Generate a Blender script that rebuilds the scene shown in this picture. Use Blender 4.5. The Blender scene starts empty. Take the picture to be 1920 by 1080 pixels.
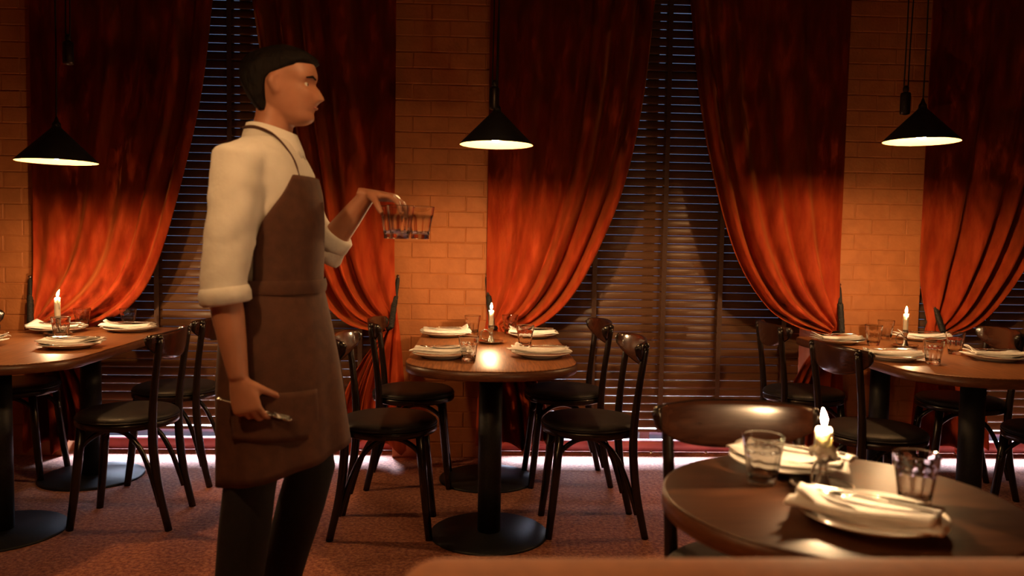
import bpy, math, random
from math import sin, cos, pi, radians, sqrt, exp
from mathutils import Vector, Matrix, noise

random.seed(7)
scn = bpy.context.scene
col = scn.collection

# ------------------------------------------------------------------ camera
CAM_H = 1.21
F_PX = 1500.0
yaw, roll, pitch = radians(2.37), radians(0.95), math.atan(89.0 / F_PX)
fwd = Vector((sin(yaw) * cos(pitch), cos(yaw) * cos(pitch), -sin(pitch)))
rgt = Vector((cos(yaw), -sin(yaw), 0.0))
up = rgt.cross(fwd)
r2 = cos(roll) * rgt + sin(roll) * up
u2 = cos(roll) * up - sin(roll) * rgt
cd = bpy.data.cameras.new('camera')
cam = bpy.data.objects.new('camera', cd)
col.objects.link(cam)
cam.matrix_world = Matrix(((r2.x, u2.x, -fwd.x, 0), (r2.y, u2.y, -fwd.y, 0),
                           (r2.z, u2.z, -fwd.z, CAM_H), (0, 0, 0, 1)))
cd.sensor_width = 36
cd.lens = F_PX / 1920 * 36
cd.clip_start = 0.02
cd.dof.use_dof = True
cd.dof.focus_distance = 3.6
cd.dof.aperture_fstop = 2.4
scn.camera = cam

# ------------------------------------------------------------------ view, world, daylight
scn.view_settings.view_transform = 'Standard'
scn.view_settings.look = 'None'
scn.view_settings.gamma = 1.0
scn.view_settings.use_curve_mapping = False
scn.view_settings.exposure = 0.0
scn.cycles.use_denoising = True
scn.cycles.max_bounces = 24
scn.cycles.diffuse_bounces = 4
scn.cycles.transmission_bounces = 24
scn.cycles.transparent_max_bounces = 12
scn.cycles.sample_clamp_indirect = 6.0
scn.cycles.caustics_reflective = False

world = bpy.data.worlds.new('dusk_sky')
scn.world = world
world.use_nodes = True
wb = world.node_tree.nodes['Background']
wb.inputs[0].default_value = (0.42, 0.60, 1.0, 1)
wb.inputs[1].default_value = 0.42

LAMP_TINT = (1.0, 0.54, 0.22)
BULB_POWER = 940.0
CANDLE_POWER = 2900.0
DAY_POWER = 105.0
ROOM_POWER = 1.0

# daylight from the bright street just outside the foot of each window
for k, xc in enumerate((-1.355, 1.005, 3.365)):
    ld = bpy.data.lights.new('street_daylight', 'AREA')
    ld.shape = 'RECTANGLE'
    ld.size, ld.size_y = 1.75, 0.30
    ld.spread = radians(52)
    ld.energy = DAY_POWER
    ld.color = (0.80, 0.84, 1.0)
    lo = bpy.data.objects.new('street_daylight', ld)
    lo.location = (xc, 5.15, 0.50)
    lo.rotation_euler = (radians(-57), 0, 0)
    col.objects.link(lo)

# unseen warm fill light added up under the ceiling behind the camera
ld = bpy.data.lights.new('room_fill', 'AREA')
ld.shape = 'RECTANGLE'
ld.size, ld.size_y = 5.0, 2.0
ld.energy = ROOM_POWER
ld.color = (1.0, 0.42, 0.16)
lo = bpy.data.objects.new('room_fill', ld)
lo.location = (0.0, -1.6, 2.6)
lo.rotation_euler = (radians(25), 0, 0)
col.objects.link(lo)


# ------------------------------------------------------------------ materials
def new_mat(name):
    m = bpy.data.materials.new(name)
    m.use_nodes = True
    nt = m.node_tree
    return m, nt, nt.nodes['Principled BSDF']


def setp(b, **kw):
    for k, v in kw.items():
        b.inputs[k.replace('_', ' ')].default_value = v


def simple(name, color, rough=0.5, metal=0.0, **kw):
    m, nt, b = new_mat(name)
    setp(b, Base_Color=(*color, 1), Roughness=rough, Metallic=metal, **kw)
    return m


def noisy(name, c1, c2, scale=20, stretch=(1, 1, 1), rough=0.5, bump=0.0, bump_scale=None, coord='Object',
          detail=5, rough2=None, lo=0.35, hi=0.65, metal=0.0, bump_dist=0.002, **kw):
    m, nt, b = new_mat(name)
    N, L = nt.nodes.new, nt.links.new
    if coord == 'Position':
        src = N('ShaderNodeNewGeometry').outputs['Position']
    else:
        src = N('ShaderNodeTexCoord').outputs[coord]
    mp = N('ShaderNodeMapping')
    mp.inputs['Scale'].default_value = stretch
    L(src, mp.inputs['Vector'])
    nz = N('ShaderNodeTexNoise')
    nz.inputs['Scale'].default_value = scale
    nz.inputs['Detail'].default_value = detail
    L(mp.outputs[0], nz.inputs['Vector'])
    rp = N('ShaderNodeValToRGB')
    rp.color_ramp.elements[0].position = lo
    rp.color_ramp.elements[1].position = hi
    rp.color_ramp.elements[0].color = (*c1, 1)
    rp.color_ramp.elements[1].color = (*c2, 1)
    L(nz.outputs['Fac'], rp.inputs['Fac'])
    L(rp.outputs['Color'], b.inputs['Base Color'])
    setp(b, Roughness=rough, Metallic=metal, **kw)
    if rough2 is not None:
        mr = N('ShaderNodeMapRange')
        mr.inputs['To Min'].default_value = rough
        mr.inputs['To Max'].default_value = rough2
        L(nz.outputs['Fac'], mr.inputs['Value'])
        L(mr.outputs[0], b.inputs['Roughness'])
    if bump:
        n2 = N('ShaderNodeTexNoise')
        n2.inputs['Scale'].default_value = bump_scale or scale
        n2.inputs['Detail'].default_value = 4
        L(mp.outputs[0], n2.inputs['Vector'])
        bp = N('ShaderNodeBump')
        bp.inputs['Strength'].default_value = bump
        bp.inputs['Distance'].default_value = bump_dist
        L(n2.outputs['Fac'], bp.inputs['Height'])
        L(bp.outputs[0], b.inputs['Normal'])
    return m


def emit(name, color, strength):
    m = bpy.data.materials.new(name)
    m.use_nodes = True
    nt = m.node_tree
    nt.nodes.clear()
    e = nt.nodes.new('ShaderNodeEmission')
    e.inputs[0].default_value = (*color, 1)
    e.inputs[1].default_value = strength
    o = nt.nodes.new('ShaderNodeOutputMaterial')
    nt.links.new(e.outputs[0], o.inputs[0])
    return m


M = {}
M['brick'] = noisy('painted_brick', (0.42, 0.138, 0.036), (0.50, 0.172, 0.048), 14, rough=0.66, bump=0.5, bump_scale=70,
                   coord='Position', bump_dist=0.004)
M['mortar'] = noisy('painted_mortar', (0.41, 0.135, 0.035), (0.48, 0.165, 0.046), 20, rough=0.8, bump=0.4, bump_scale=90, coord='Position')
M['plaster'] = noisy('room_plaster', (0.36, 0.12, 0.05), (0.42, 0.15, 0.065), 6, rough=0.8)
M['ceiling'] = noisy('dark_ceiling', (0.10, 0.035, 0.02), (0.13, 0.045, 0.025), 6, rough=0.9)
M['velvet'] = noisy('red_velvet', (0.33, 0.030, 0.007), (0.50, 0.068, 0.016), 26, stretch=(1, 1, 0.22), rough=0.55, bump=0.25,
                    bump_scale=160, coord='Object', rough2=0.8, Sheen_Weight=0.45, Sheen_Roughness=0.42, Specular_IOR_Level=0.15,
                    Sheen_Tint=(1.0, 0.38, 0.10, 1))
M['slat'] = noisy('brown_slat', (0.115, 0.054, 0.026), (0.145, 0.068, 0.033), 8, stretch=(1.5, 40, 40), rough=0.31, rough2=0.40, Specular_IOR_Level=0.34, coord='Position')
M['tape'] = noisy('brown_tape', (0.07, 0.034, 0.02), (0.095, 0.045, 0.027), 200, rough=0.8)
M['frame'] = noisy('window_frame_paint', (0.05, 0.035, 0.03), (0.07, 0.05, 0.04), 30, rough=0.5)
M['rail'] = noisy('red_rail_paint', (0.52, 0.125, 0.12), (0.60, 0.155, 0.145), 12, rough=0.45, coord='Position')
M['steel'] = simple('bright_steel', (0.75, 0.72, 0.68), 0.22, 1.0)
M['silver'] = noisy('silver_plate', (0.62, 0.60, 0.58), (0.75, 0.73, 0.70), 40, rough=0.18, rough2=0.32, metal=1.0)
M['wood'] = noisy('walnut_top', (0.15, 0.052, 0.017), (0.30, 0.118, 0.040), 7, stretch=(20, 1.1, 20), rough=0.33, rough2=0.46, detail=8, lo=0.38, hi=0.62,
                  bump=0.12, bump_scale=30, bump_dist=0.0008)
M['wood_round'] = noisy('walnut_round_top', (0.034, 0.010, 0.004), (0.098, 0.036, 0.014), 6, stretch=(1.2, 22, 9), rough=0.33, rough2=0.44, Specular_IOR_Level=0.5,
                        detail=7, bump=0.14, bump_scale=26, bump_dist=0.0009)
M['wood_edge'] = noisy('walnut_edge', (0.085, 0.028, 0.011), (0.14, 0.05, 0.02), 12, stretch=(3, 3, 20), rough=0.38)
M['iron'] = noisy('black_powder_coat', (0.011, 0.012, 0.014), (0.017, 0.018, 0.021), 120, rough=0.5, Specular_IOR_Level=0.22, bump=0.1, bump_scale=400)
M['lacquer'] = noisy('black_lacquer', (0.008, 0.005, 0.004), (0.016, 0.009, 0.006), 12, stretch=(4, 4, 0.6), rough=0.2, rough2=0.3)
M['back'] = noisy('stained_beech', (0.028, 0.009, 0.005), (0.042, 0.014, 0.007), 9, stretch=(6, 1.2, 9), rough=0.16, rough2=0.22)
M['leather'] = noisy('black_leather', (0.010, 0.009, 0.010), (0.018, 0.016, 0.017), 30, rough=0.5, Specular_IOR_Level=0.3, bump=0.25, bump_scale=260)
M['shade'] = noisy('black_enamel', (0.006, 0.007, 0.008), (0.011, 0.012, 0.013), 40, rough=0.45)
M['shade_in'] = simple('white_enamel', (0.30, 0.235, 0.125), 0.5)
M['cord'] = simple('black_cord', (0.012, 0.010, 0.010), 0.7)
M['weight'] = simple('dark_bronze', (0.06, 0.05, 0.045), 0.35, 0.8)
M['bulb'] = emit('lit_bulb', LAMP_TINT, BULB_POWER)
M['flame'] = emit("candle_flame", (1.0, 0.62, 0.30), CANDLE_POWER)
M['wax'] = simple('candle_wax', (0.95, 0.86, 0.70), 0.45, Subsurface_Weight=0.7, Subsurface_Radius=(0.020, 0.020, 0.020), Subsurface_Scale=1.2)
M['wick'] = simple('burnt_wick', (0.02, 0.015, 0.012), 0.9)
M['china'] = simple('white_china', (0.80, 0.78, 0.73), 0.12, Coat_Weight=0.4)
M['linen'] = noisy('white_linen', (0.78, 0.74, 0.70), (0.86, 0.83, 0.80), 60, rough=0.85, bump=0.35, bump_scale=300)
M['glass'] = simple('clear_glass', (1, 1, 1), 0.0, Transmission_Weight=1.0, IOR=1.47)
M['rope'] = noisy('black_rope', (0.008, 0.006, 0.005), (0.015, 0.011, 0.008), 120, rough=0.7)
M['bench'] = noisy('tan_velvet', (0.40, 0.125, 0.034), (0.50, 0.165, 0.048), 40, rough=0.7, bump=0.3, bump_scale=200, Sheen_Weight=0.3)
M['skin'] = noisy('skin', (0.40, 0.170, 0.095), (0.46, 0.20, 0.115), 18, rough=0.5, Subsurface_Weight=0.12, Subsurface_Radius=(0.02, 0.008, 0.004))
M['hair'] = noisy('dark_hair', (0.004, 0.0025, 0.0018), (0.009, 0.005, 0.003), 60, stretch=(1, 2, 0.3), rough=0.7, Specular_IOR_Level=0.15, bump=0.9, bump_scale=80, bump_dist=0.006)
M['shirt'] = noisy('white_shirt_cloth', (0.72, 0.68, 0.62), (0.80, 0.76, 0.70), 12, rough=0.85, bump=0.3, bump_scale=14, bump_dist=0.02)
M['apron'] = noisy('brown_apron_cloth', (0.062, 0.021, 0.011), (0.085, 0.030, 0.015), 30, rough=0.85, bump=0.3, bump_scale=160)
M['trouser'] = noisy('black_trouser_cloth', (0.004, 0.004, 0.005), (0.007, 0.0065, 0.007), 60, rough=0.85)
M['shoe'] = simple('black_shoe_leather', (0.012, 0.011, 0.011), 0.35)
M['eye'] = simple('eye_white', (0.7, 0.66, 0.6), 0.15)
M['iris'] = simple('dark_iris', (0.03, 0.018, 0.01), 0.1)
M['lip'] = simple('lip', (0.42, 0.15, 0.11), 0.45)
M['pavement'] = noisy('outside_pavement', (0.35, 0.35, 0.36), (0.45, 0.45, 0.46), 5, rough=0.85)

# velvet: the pile leans upwards, so the cloth answers light from above far more than light from below;
# patches where the nap was brushed the other way catch it differently
nt = M['velvet'].node_tree
N, L = nt.nodes.new, nt.links.new
b = nt.nodes['Principled BSDF']
old = b.inputs['Normal'].links[0].from_socket
tcv = N('ShaderNodeTexCoord')
mpv = N('ShaderNodeMapping'); mpv.inputs['Scale'].default_value = (1, 1, 0.30)
L(tcv.outputs['Object'], mpv.inputs['Vector'])
nzv = N('ShaderNodeTexNoise'); nzv.inputs['Scale'].default_value = 13; nzv.inputs['Detail'].default_value = 6; nzv.inputs['Roughness'].default_value = 0.65
L(mpv.outputs[0], nzv.inputs['Vector'])
mrv = N('ShaderNodeMapRange'); mrv.inputs['From Min'].default_value = 0.36; mrv.inputs['From Max'].default_value = 0.64
mrv.inputs['To Min'].default_value = 0.3; mrv.inputs['To Max'].default_value = 1.45
L(nzv.outputs['Fac'], mrv.inputs['Value'])
cmb = N('ShaderNodeCombineXYZ'); L(mrv.outputs[0], cmb.inputs['Z'])
addv = N('ShaderNodeVectorMath'); addv.operation = 'ADD'
L(old, addv.inputs[0]); L(cmb.outputs[0], addv.inputs[1])
nrm_ = N('ShaderNodeVectorMath'); nrm_.operation = 'NORMALIZE'
L(addv.outputs[0], nrm_.inputs[0]); L(nrm_.outputs[0], b.inputs['Normal'])

# carpet: speckled loops
m, nt, b = new_mat('speckled_carpet')
N, L = nt.nodes.new, nt.links.new
tc = N('ShaderNodeNewGeometry')
n1 = N('ShaderNodeTexNoise'); n1.inputs['Scale'].default_value = 62; n1.inputs['Detail'].default_value = 3; n1.inputs['Roughness'].default_value = 0.75
L(tc.outputs['Position'], n1.inputs['Vector'])
r1 = N('ShaderNodeValToRGB')
cr = r1.color_ramp
cr.elements[0].position = 0.34; cr.elements[0].color = (0.125, 0.020, 0.009, 1)
cr.elements[1].position = 0.66; cr.elements[1].color = (0.54, 0.235, 0.12, 1)
e = cr.elements.new(0.49); e.color = (0.32, 0.088, 0.038, 1)
L(n1.outputs['Fac'], r1.inputs['Fac'])
n2 = N('ShaderNodeTexNoise'); n2.inputs['Scale'].default_value = 1.6; n2.inputs['Detail'].default_value = 3
L(tc.outputs['Position'], n2.inputs['Vector'])
mx = N('ShaderNodeMix'); mx.data_type = 'RGBA'; mx.blend_type = 'MULTIPLY'
mr = N('ShaderNodeMapRange'); mr.inputs['From Min'].default_value = 0.3; mr.inputs['From Max'].default_value = 0.7
mr.inputs['To Min'].default_value = 0.0; mr.inputs['To Max'].default_value = 0.5
L(n2.outputs['Fac'], mr.inputs['Value'])
L(mr.outputs[0], mx.inputs['Factor'])
L(r1.outputs['Color'], mx.inputs['A'])
mx.inputs['B'].default_value = (0.75, 0.68, 0.66, 1)
L(mx.outputs['Result'], b.inputs['Base Color'])
setp(b, Roughness=0.95, Sheen_Weight=0.15)
bp = N('ShaderNodeBump'); bp.inputs['Strength'].default_value = 0.9; bp.inputs['Distance'].default_value = 0.006
L(n1.outputs['Fac'], bp.inputs['Height']); L(bp.outputs[0], b.inputs['Normal'])
M['carpet'] = m

# window pane: clear architectural glass (see-through with a Fresnel reflection)
m = bpy.data.materials.new('window_pane'); m.use_nodes = True
nt = m.node_tree; nt.nodes.clear(); N, L = nt.nodes.new, nt.links.new
tr = N('ShaderNodeBsdfTransparent'); tr.inputs[0].default_value = (0.94, 0.97, 1, 1)
gl = N('ShaderNodeBsdfGlossy'); gl.inputs['Roughness'].default_value = 0.02
fr = N('ShaderNodeFresnel'); fr.inputs[0].default_value = 1.45
ms = N('ShaderNodeMixShader'); o = N('ShaderNodeOutputMaterial')
L(fr.outputs[0], ms.inputs[0]); L(tr.outputs[0], ms.inputs[1]); L(gl.outputs[0], ms.inputs[2]); L(ms.outputs[0], o.inputs[0])
M['pane'] = m


# ------------------------------------------------------------------ mesh helpers
class MB:
    def __init__(s):
        s.v, s.f, s.mi, s.sm = [], [], [], []

    def add(s, v, f, mi=0, smooth=True):
        o = len(s.v)
        s.v += [tuple(p) for p in v]
        for q in f:
            s.f.append(tuple(i + o for i in q)); s.mi.append(mi); s.sm.append(smooth)
        return s

    def box(s, x0, x1, y0, y1, z0, z1, ch=0.0, mi=0):
        """box whose edges are chamfered by ch"""
        if ch <= 0:
            v = [(x, y, z) for z in (z0, z1) for y in (y0, y1) for x in (x0, x1)]
            f = [(0, 2, 3, 1), (4, 5, 7, 6), (0, 1, 5, 4), (2, 6, 7, 3), (0, 4, 6, 2), (1, 3, 7, 5)]
            return s.add(v, f, mi, False)
        rings = []
        for z, i in ((z0, ch), (z0 + ch, 0), (z1 - ch, 0), (z1, ch)):
            c = ch if i == 0 else ch
            xa, xb, ya, yb = x0 + i, x1 - i, y0 + i, y1 - i
            rings.append([(xa + c, ya, z), (xb - c, ya, z), (xb, ya + c, z), (xb, yb - c, z),
                          (xb - c, yb, z), (xa + c, yb, z), (xa, yb - c, z), (xa, ya + c, z)])
        return s.loft(rings, mi=mi, smooth=False)

    def loft(s, rings, cap=True, mi=0, smooth=True, closed=True):
        n = len(rings[0])
        v = [p for r in rings for p in r]
        f = []
        for k in range(len(rings) - 1):
            for j in range(n if closed else n - 1):
                a, b_ = k * n + j, k * n + (j + 1) % n
                f.append((a, b_, b_ + n, a + n))
        if cap and closed:
            f.append(tuple(range(n - 1, -1, -1)))
            f.append(tuple(range((len(rings) - 1) * n, len(rings) * n)))
        return s.add(v, f, mi, smooth)

    def tube(s, pts, rad, n=10, cap=True, mi=0, flat=None, upv=None, smooth=True, close=False):
        """tube along pts; rad: number or list; flat: ratio of second radius (or list)"""
        pts = [Vector(p) for p in pts]
        m_ = len(pts)
        if not hasattr(rad, '__len__'): rad = [rad] * m_
        if flat is None: flat = 1.0
        if not hasattr(flat, '__len__'): flat = [flat] * m_
        tans = []
        for i in range(m_):
            if close:
                t = pts[(i + 1) % m_] - pts[i - 1]
            else:
                t = pts[min(i + 1, m_ - 1)] - pts[max(i - 1, 0)]
            tans.append(t.normalized())
        a = Vector(upv) if upv else (Vector((0, 0, 1)) if abs(tans[0].z) < 0.9 else Vector((1, 0, 0)))
        rings = []
        for i in range(m_):
            t = tans[i]
            a = (a - t * a.dot(t))
            if a.length < 1e-6: a = Vector((1, 0, 0)) - t * t.x
            a.normalize()
            b_ = t.cross(a)
            rings.append([pts[i] + a * (rad[i] * cos(2 * pi * j / n)) + b_ * (rad[i] * flat[i] * sin(2 * pi * j / n)) for j in range(n)])
        if close:
            rings.append(rings[0])
            return s.loft(rings, False, mi, smooth)
        return s.loft(rings, cap, mi, smooth)

    def lathe(s, prof, n=24, c=(0, 0, 0), mi=0, smooth=True, cap=True, rf=None):
        rings = []
        for (r, z) in prof:
            rings.append([(c[0] + r * (rf(2 * pi * j / n, z) if rf else 1) * cos(2 * pi * j / n),
                           c[1] + r * (rf(2 * pi * j / n, z) if rf else 1) * sin(2 * pi * j / n), c[2] + z) for j in range(n)])
        return s.loft(rings, cap, mi, smooth)

    def grid(s, fn, nu, nv, mi=0, smooth=True):
        v = [fn(i / nu, j / nv) for j in range(nv + 1) for i in range(nu + 1)]
        w = nu + 1
        f = [(j * w + i, j * w + i + 1, (j + 1) * w + i + 1, (j + 1) * w + i) for j in range(nv) for i in range(nu)]
        return s.add(v, f, mi, smooth)

    def slab(s, fn, nu, nv, th, mi=0):
        """sheet with thickness th (downwards)"""
        w = nu + 1
        top = [Vector(fn(i / nu, j / nv)) for j in range(nv + 1) for i in range(nu + 1)]
        bot = [p - Vector((0, 0, th)) for p in top]
        n_ = len(top)
        f = []
        for j in range(nv):
            for i in range(nu):
                a = j * w + i
                f.append((a, a + 1, a + w + 1, a + w)); f.append((n_ + a, n_ + a + w, n_ + a + w + 1, n_ + a + 1))
        edge = list(range(w)) + [j * w + nu for j in range(1, nv + 1)] + [nv * w + i for i in range(nu - 1, -1, -1)] + [j * w for j in range(nv - 1, 0, -1)]
        for k in range(len(edge)):
            a, b_ = edge[k], edge[(k + 1) % len(edge)]
            f.append((a, n_ + a, n_ + b_, b_))
        return s.add(top + bot, f, mi, True)

    def mesh(s, name, mats):
        me = bpy.data.meshes.new(name)
        me.from_pydata(s.v, [], s.f)
        if not isinstance(mats, (list, tuple)): mats = [mats]
        for m_ in mats: me.materials.append(m_)
        me.polygons.foreach_set('material_index', s.mi)
        me.polygons.foreach_set('use_smooth', s.sm)
        me.update()
        return me

    def build(s, name, mats, parent=None, loc=(0, 0, 0)):
        return link(name, s.mesh(name, mats), parent, loc)


def link(name, data, parent=None, loc=(0, 0, 0), rot=None):
    o = bpy.data.objects.new(name, data)
    col.objects.link(o)
    o.location = loc
    if rot: o.rotation_euler = rot
    if parent: o.parent = parent
    return o


def tag(o, label=None, cat=None, group=None, kind=None):
    if label: o['label'] = label
    if cat: o['category'] = cat
    if group: o['group'] = group
    if kind: o['kind'] = kind
    return o


def thing(name, label, cat, loc=(0, 0, 0), rz=0.0, group=None):
    return tag(link(name, None, None, loc, (0, 0, rz)), label, cat, group)


def dup(root, loc, rz=None, label=None):
    c = root.copy(); col.objects.link(c)
    c.location = loc
    if rz is not None: c.rotation_euler = (0, 0, rz)
    if label: c['label'] = label
    for ch in root.children:
        p = ch.copy(); col.objects.link(p); p.parent = c
        for g in ch.children:
            q = g.copy(); col.objects.link(q); q.parent = p
    return c


def bake(o, mods):
    """apply the modifiers set up by mods(o) and keep the plain mesh"""
    mods(o)
    dg = bpy.context.evaluated_depsgraph_get()
    me = bpy.data.meshes.new_from_object(o.evaluated_get(dg))
    o.modifiers.clear()
    o.data = me
    me.polygons.foreach_set('use_smooth', [True] * len(me.polygons))
    return o


def interp(tab, x):
    if x <= tab[0][0]: return tab[0][1]
    for (a, va), (b_, vb) in zip(tab, tab[1:]):
        if x <= b_:
            t = (x - a) / (b_ - a); t = t * t * (3 - 2 * t)
            return va + (vb - va) * t
    return tab[-1][1]


def lin(tab, x):
    if x <= tab[0][0]: return tab[0][1]
    for (a, va), (b_, vb) in zip(tab, tab[1:]):
        if x <= b_: return va + (vb - va) * (x - a) / (b_ - a)
    return tab[-1][1]


def catmull(pts, n):
    P = [Vector(p) for p in pts]
    P = [2 * P[0] - P[1]] + P + [2 * P[-1] - P[-2]]
    out = []
    for i in range(1, len(P) - 2):
        for k in range(n):
            t = k / n
            a, b_, c, d = P[i - 1], P[i], P[i + 1], P[i + 2]
            out.append(0.5 * ((2 * b_) + (c - a) * t + (2 * a - 5 * b_ + 4 * c - d) * t * t + (3 * b_ - a - 3 * c + d) * t ** 3))
    out.append(P[-2])
    return out


# ------------------------------------------------------------------ the room
YW = 4.39            # face of the brick piers
CEIL = 2.9
PIERS = [(-2.84, -2.24), (-0.47, 0.12), (1.89, 2.48)]
WINDOWS = [(-2.24, -0.47), (0.12, 1.89), (2.48, 4.25)]

tag(MB().box(-4.2, 5.2, -3.4, 4.765, -0.12, 0).build('floor', M['carpet']), 'red and tan speckled loop carpet across the dining room', 'floor', kind='structure')
tag(MB().box(-4.2, 5.2, -3.4, 4.9, CEIL, CEIL + 0.12).build('ceiling', M['ceiling']), 'dark ceiling above the dining room', 'ceiling', kind='structure')
tag(MB().box(-4.3, -4.2, -3.4, 4.9, 0, CEIL).build('wall_left', M['plaster']), 'plain terracotta side wall beyond the first table', 'wall', kind='structure')
tag(MB().box(5.2, 5.3, -3.4, 4.9, 0, CEIL).build('wall_right', M['plaster']), 'plain terracotta side wall beyond the last table', 'wall', kind='structure')
tag(MB().box(-4.3, 5.3, -3.5, -3.4, 0, CEIL).build('wall_front', M['plaster']), 'plain terracotta wall opposite the windows', 'wall', kind='structure')

wm = MB()
for x0, x1 in PIERS:
    wm.box(x0 + 0.004, x1 - 0.004, YW + 0.003, 4.9, 0, CEIL)
wm.box(-4.2, -2.84, YW + 0.2, 4.9, 0, CEIL)
wm.box(4.25, 5.2, YW + 0.007, 4.9, 0, CEIL)
wall = tag(wm.build('wall_back', M['mortar']), 'painted orange brick wall standing between the curtained windows', 'wall', kind='structure')


def brick_mesh(w, h=0.0805, d=0.11):
    c = 0.003
    b_ = MB()
    x0, x1, z0, z1 = -w / 2, w / 2, -h / 2, h / 2
    fr_ = [(x0 + c, 0, z0 + c), (x1 - c, 0, z0 + c), (x1 - c, 0, z1 - c), (x0 + c, 0, z1 - c)]
    mid = [(x0, c, z0), (x1, c, z0), (x1, c, z1), (x0, c, z1)]
    bk = [(x0, d, z0), (x1, d, z0), (x1, d, z1), (x0, d, z1)]
    v = fr_ + mid + bk
    f = [(0, 1, 2, 3)]
    for k in range(4):
        n_ = (k + 1) % 4
        f.append((4 + k, 4 + n_, n_, k)); f.append((8 + k, 8 + n_, 4 + n_, 4 + k))
    return b_.add(v, f, 0, False).mesh('brick', M['brick'])


BW = 0.59 / 3
bm_full, bm_half = brick_mesh(BW - 0.005), brick_mesh(BW / 2 - 0.005)
for x0, x1 in PIERS:
    W = x1 - x0
    for r in range(34):
        z = 0.0425 + r * 0.0852
        if r % 2 == 0: cells = [(i * W / 3, W / 3, bm_full) for i in range(3)]
        else: cells = [(0, W / 6, bm_half)] + [(W / 6 + i * W / 3, W / 3, bm_full) for i in range(2)] + [(W * 5 / 6, W / 6, bm_half)]
        for a, w, me in cells:
            if x0 + a + w < -2.62 or z > 2.68: continue
            link('brick', me, wall, (x0 + a + w / 2 + random.uniform(-.001, .001), YW + random.uniform(-0.0015, 0.001), z + random.uniform(-.0012, .0012)),
                 (random.uniform(-.006, .006), random.uniform(-.006, .006), random.uniform(-.008, .008)))

for k, (x0, x1) in enumerate(WINDOWS):
    wf = MB()
    Y0, Y1 = 4.70, 4.76
    wf.box(x0 + 0.005, x0 + 0.06, Y0, Y1, 0, CEIL, 0.006)
    wf.box(x1 - 0.06, x1 - 0.005, Y0, Y1, 0, CEIL, 0.006)
    wf.box((x0 + x1) / 2 - 0.03, (x0 + x1) / 2 + 0.03, Y0, Y1, 0, CEIL, 0.006)
    wf.box(x0 + 0.05, x1 - 0.05, Y0 + 0.004, Y1 - 0.004, 2.2, 2.26, 0.006)
    wf.box(x0 + 0.05, x1 - 0.05, Y0 + 0.004, Y1 - 0.004, CEIL - 0.07, CEIL, 0.006)
    win = tag(wf.build('window_%d' % (k + 1), M['frame']), ('tall window behind the walking waiter', 'tall window behind the middle blind', 'tall window beside the far curtain')[k],
              'window', kind='structure')
    xm = (x0 + x1) / 2
    for a, b_ in ((x0 + 0.05, xm - 0.02), (xm + 0.02, x1 - 0.05)):
        MB().box(a, b_, 4.728, 4.732, 0.0, 2.22).build('pane', M['pane'], win)
        MB().box(a, b_, 4.728, 4.732, 2.24, CEIL - 0.05).build('pane', M['pane'], win)
    # round red rail on short steel feet along the foot of the window
    rl = MB().tube([(x0 + 0.01, 4.535, 0.0395), (x1 - 0.01, 4.535, 0.0395)], 0.036, 20)
    ro = tag(rl.build('trim_%d' % (k + 1), M['rail']), ('round red rail along the floor behind the waiter', 'round red rail along the floor below the middle blind',
             'round red rail along the floor below the last blind')[k], 'rail', kind='structure')
    MB().box(x0 + 0.004, x1 - 0.004, 4.63, 4.76, 0.0, 0.02, 0.004).build('added_sill', M['frame'], win)  # dark sill added to dim the bright strip below the blind
    for t in (0.18, 0.5, 0.68, 0.9):
        xx = x0 + (x1 - x0) * t
        MB().lathe([(0.013, 0), (0.013, 0.004), (0.006, 0.006), (0.006, 0.03)], 10, (xx, 4.51, 0)).build('foot', M['steel'], ro)

tag(MB().box(-6, 7, 4.9, 12, -0.25, -0.13).build('pavement', M['pavement']), 'pale street pavement outside the windows', 'pavement', kind='structure')

# ------------------------------------------------------------------ venetian blinds
PITCH, TILT = 0.0458, radians(84)
blind_x = [(-2.20, -0.53), (0.155, 1.84), (2.52, 4.2)]
tape_x = [[-2.13, -1.775, -1.375, -1.01, -0.66], [0.29, 0.65, 1.043, 1.367, 1.74], [2.60, 2.93, 3.29, 3.7, 4.08]]
for k, (x0, x1) in enumerate(blind_x):
    xm, w = (x0 + x1) / 2, x1 - x0
    bl = thing('venetian_blind', ('dark wooden venetian blind partly hidden by the walking waiter', 'dark wooden venetian blind between the two open curtains beside the middle table',
                                  'dark wooden venetian blind showing past the curtain above the far right table')[k], 'blind', (xm, 4.50, 0), 0, 'venetian blinds')
    sec = []
    for j in range(6):
        t = -1 + 2 * j / 5
        sec.append((t * 0.0223, 0.0030 * (1 - t * t)))
    ringpts = [(a, h + 0.0014) for a, h in sec] + [(a, h - 0.0014) for a, h in reversed(sec)]
    # local: a>0 towards the street; the room edge hangs lower
    def slatring(x):
        out = []
        for a, h in ringpts:
            out.append((x, a * cos(TILT) - h * sin(TILT), a * sin(TILT) + h * cos(TILT)))
        return out
    sm_ = MB().loft([slatring(-w / 2), slatring(w / 2)], True).mesh('slat', M['slat'])
    nsl = int((CEIL - 0.06 - 0.176) / PITCH)
    for i in range(nsl):
        link('slat', sm_, bl, (0, random.uniform(-.0012, .0012), 0.176 + i * PITCH), (random.uniform(-.02, .02), random.uniform(-.0012, .0012), 0))
    MB().box(-w / 2, w / 2, -0.022, 0.022, 0.130, 0.147, 0.004).build('bottom_rail', M['slat'], bl)
    MB().box(-w / 2, w / 2, -0.03, 0.03, CEIL - 0.055, CEIL - 0.002, 0.004).build('head_rail', M['slat'], bl)
    for tx in tape_x[k]:
        tb = MB()
        for yy in (-0.027, 0.027):
            tb.box(tx - xm - 0.0125, tx - xm + 0.0125, yy - 0.0008, yy + 0.0008, 0.13, CEIL - 0.05)
        tb.build('ladder_tape', M['tape'], bl)


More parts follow.
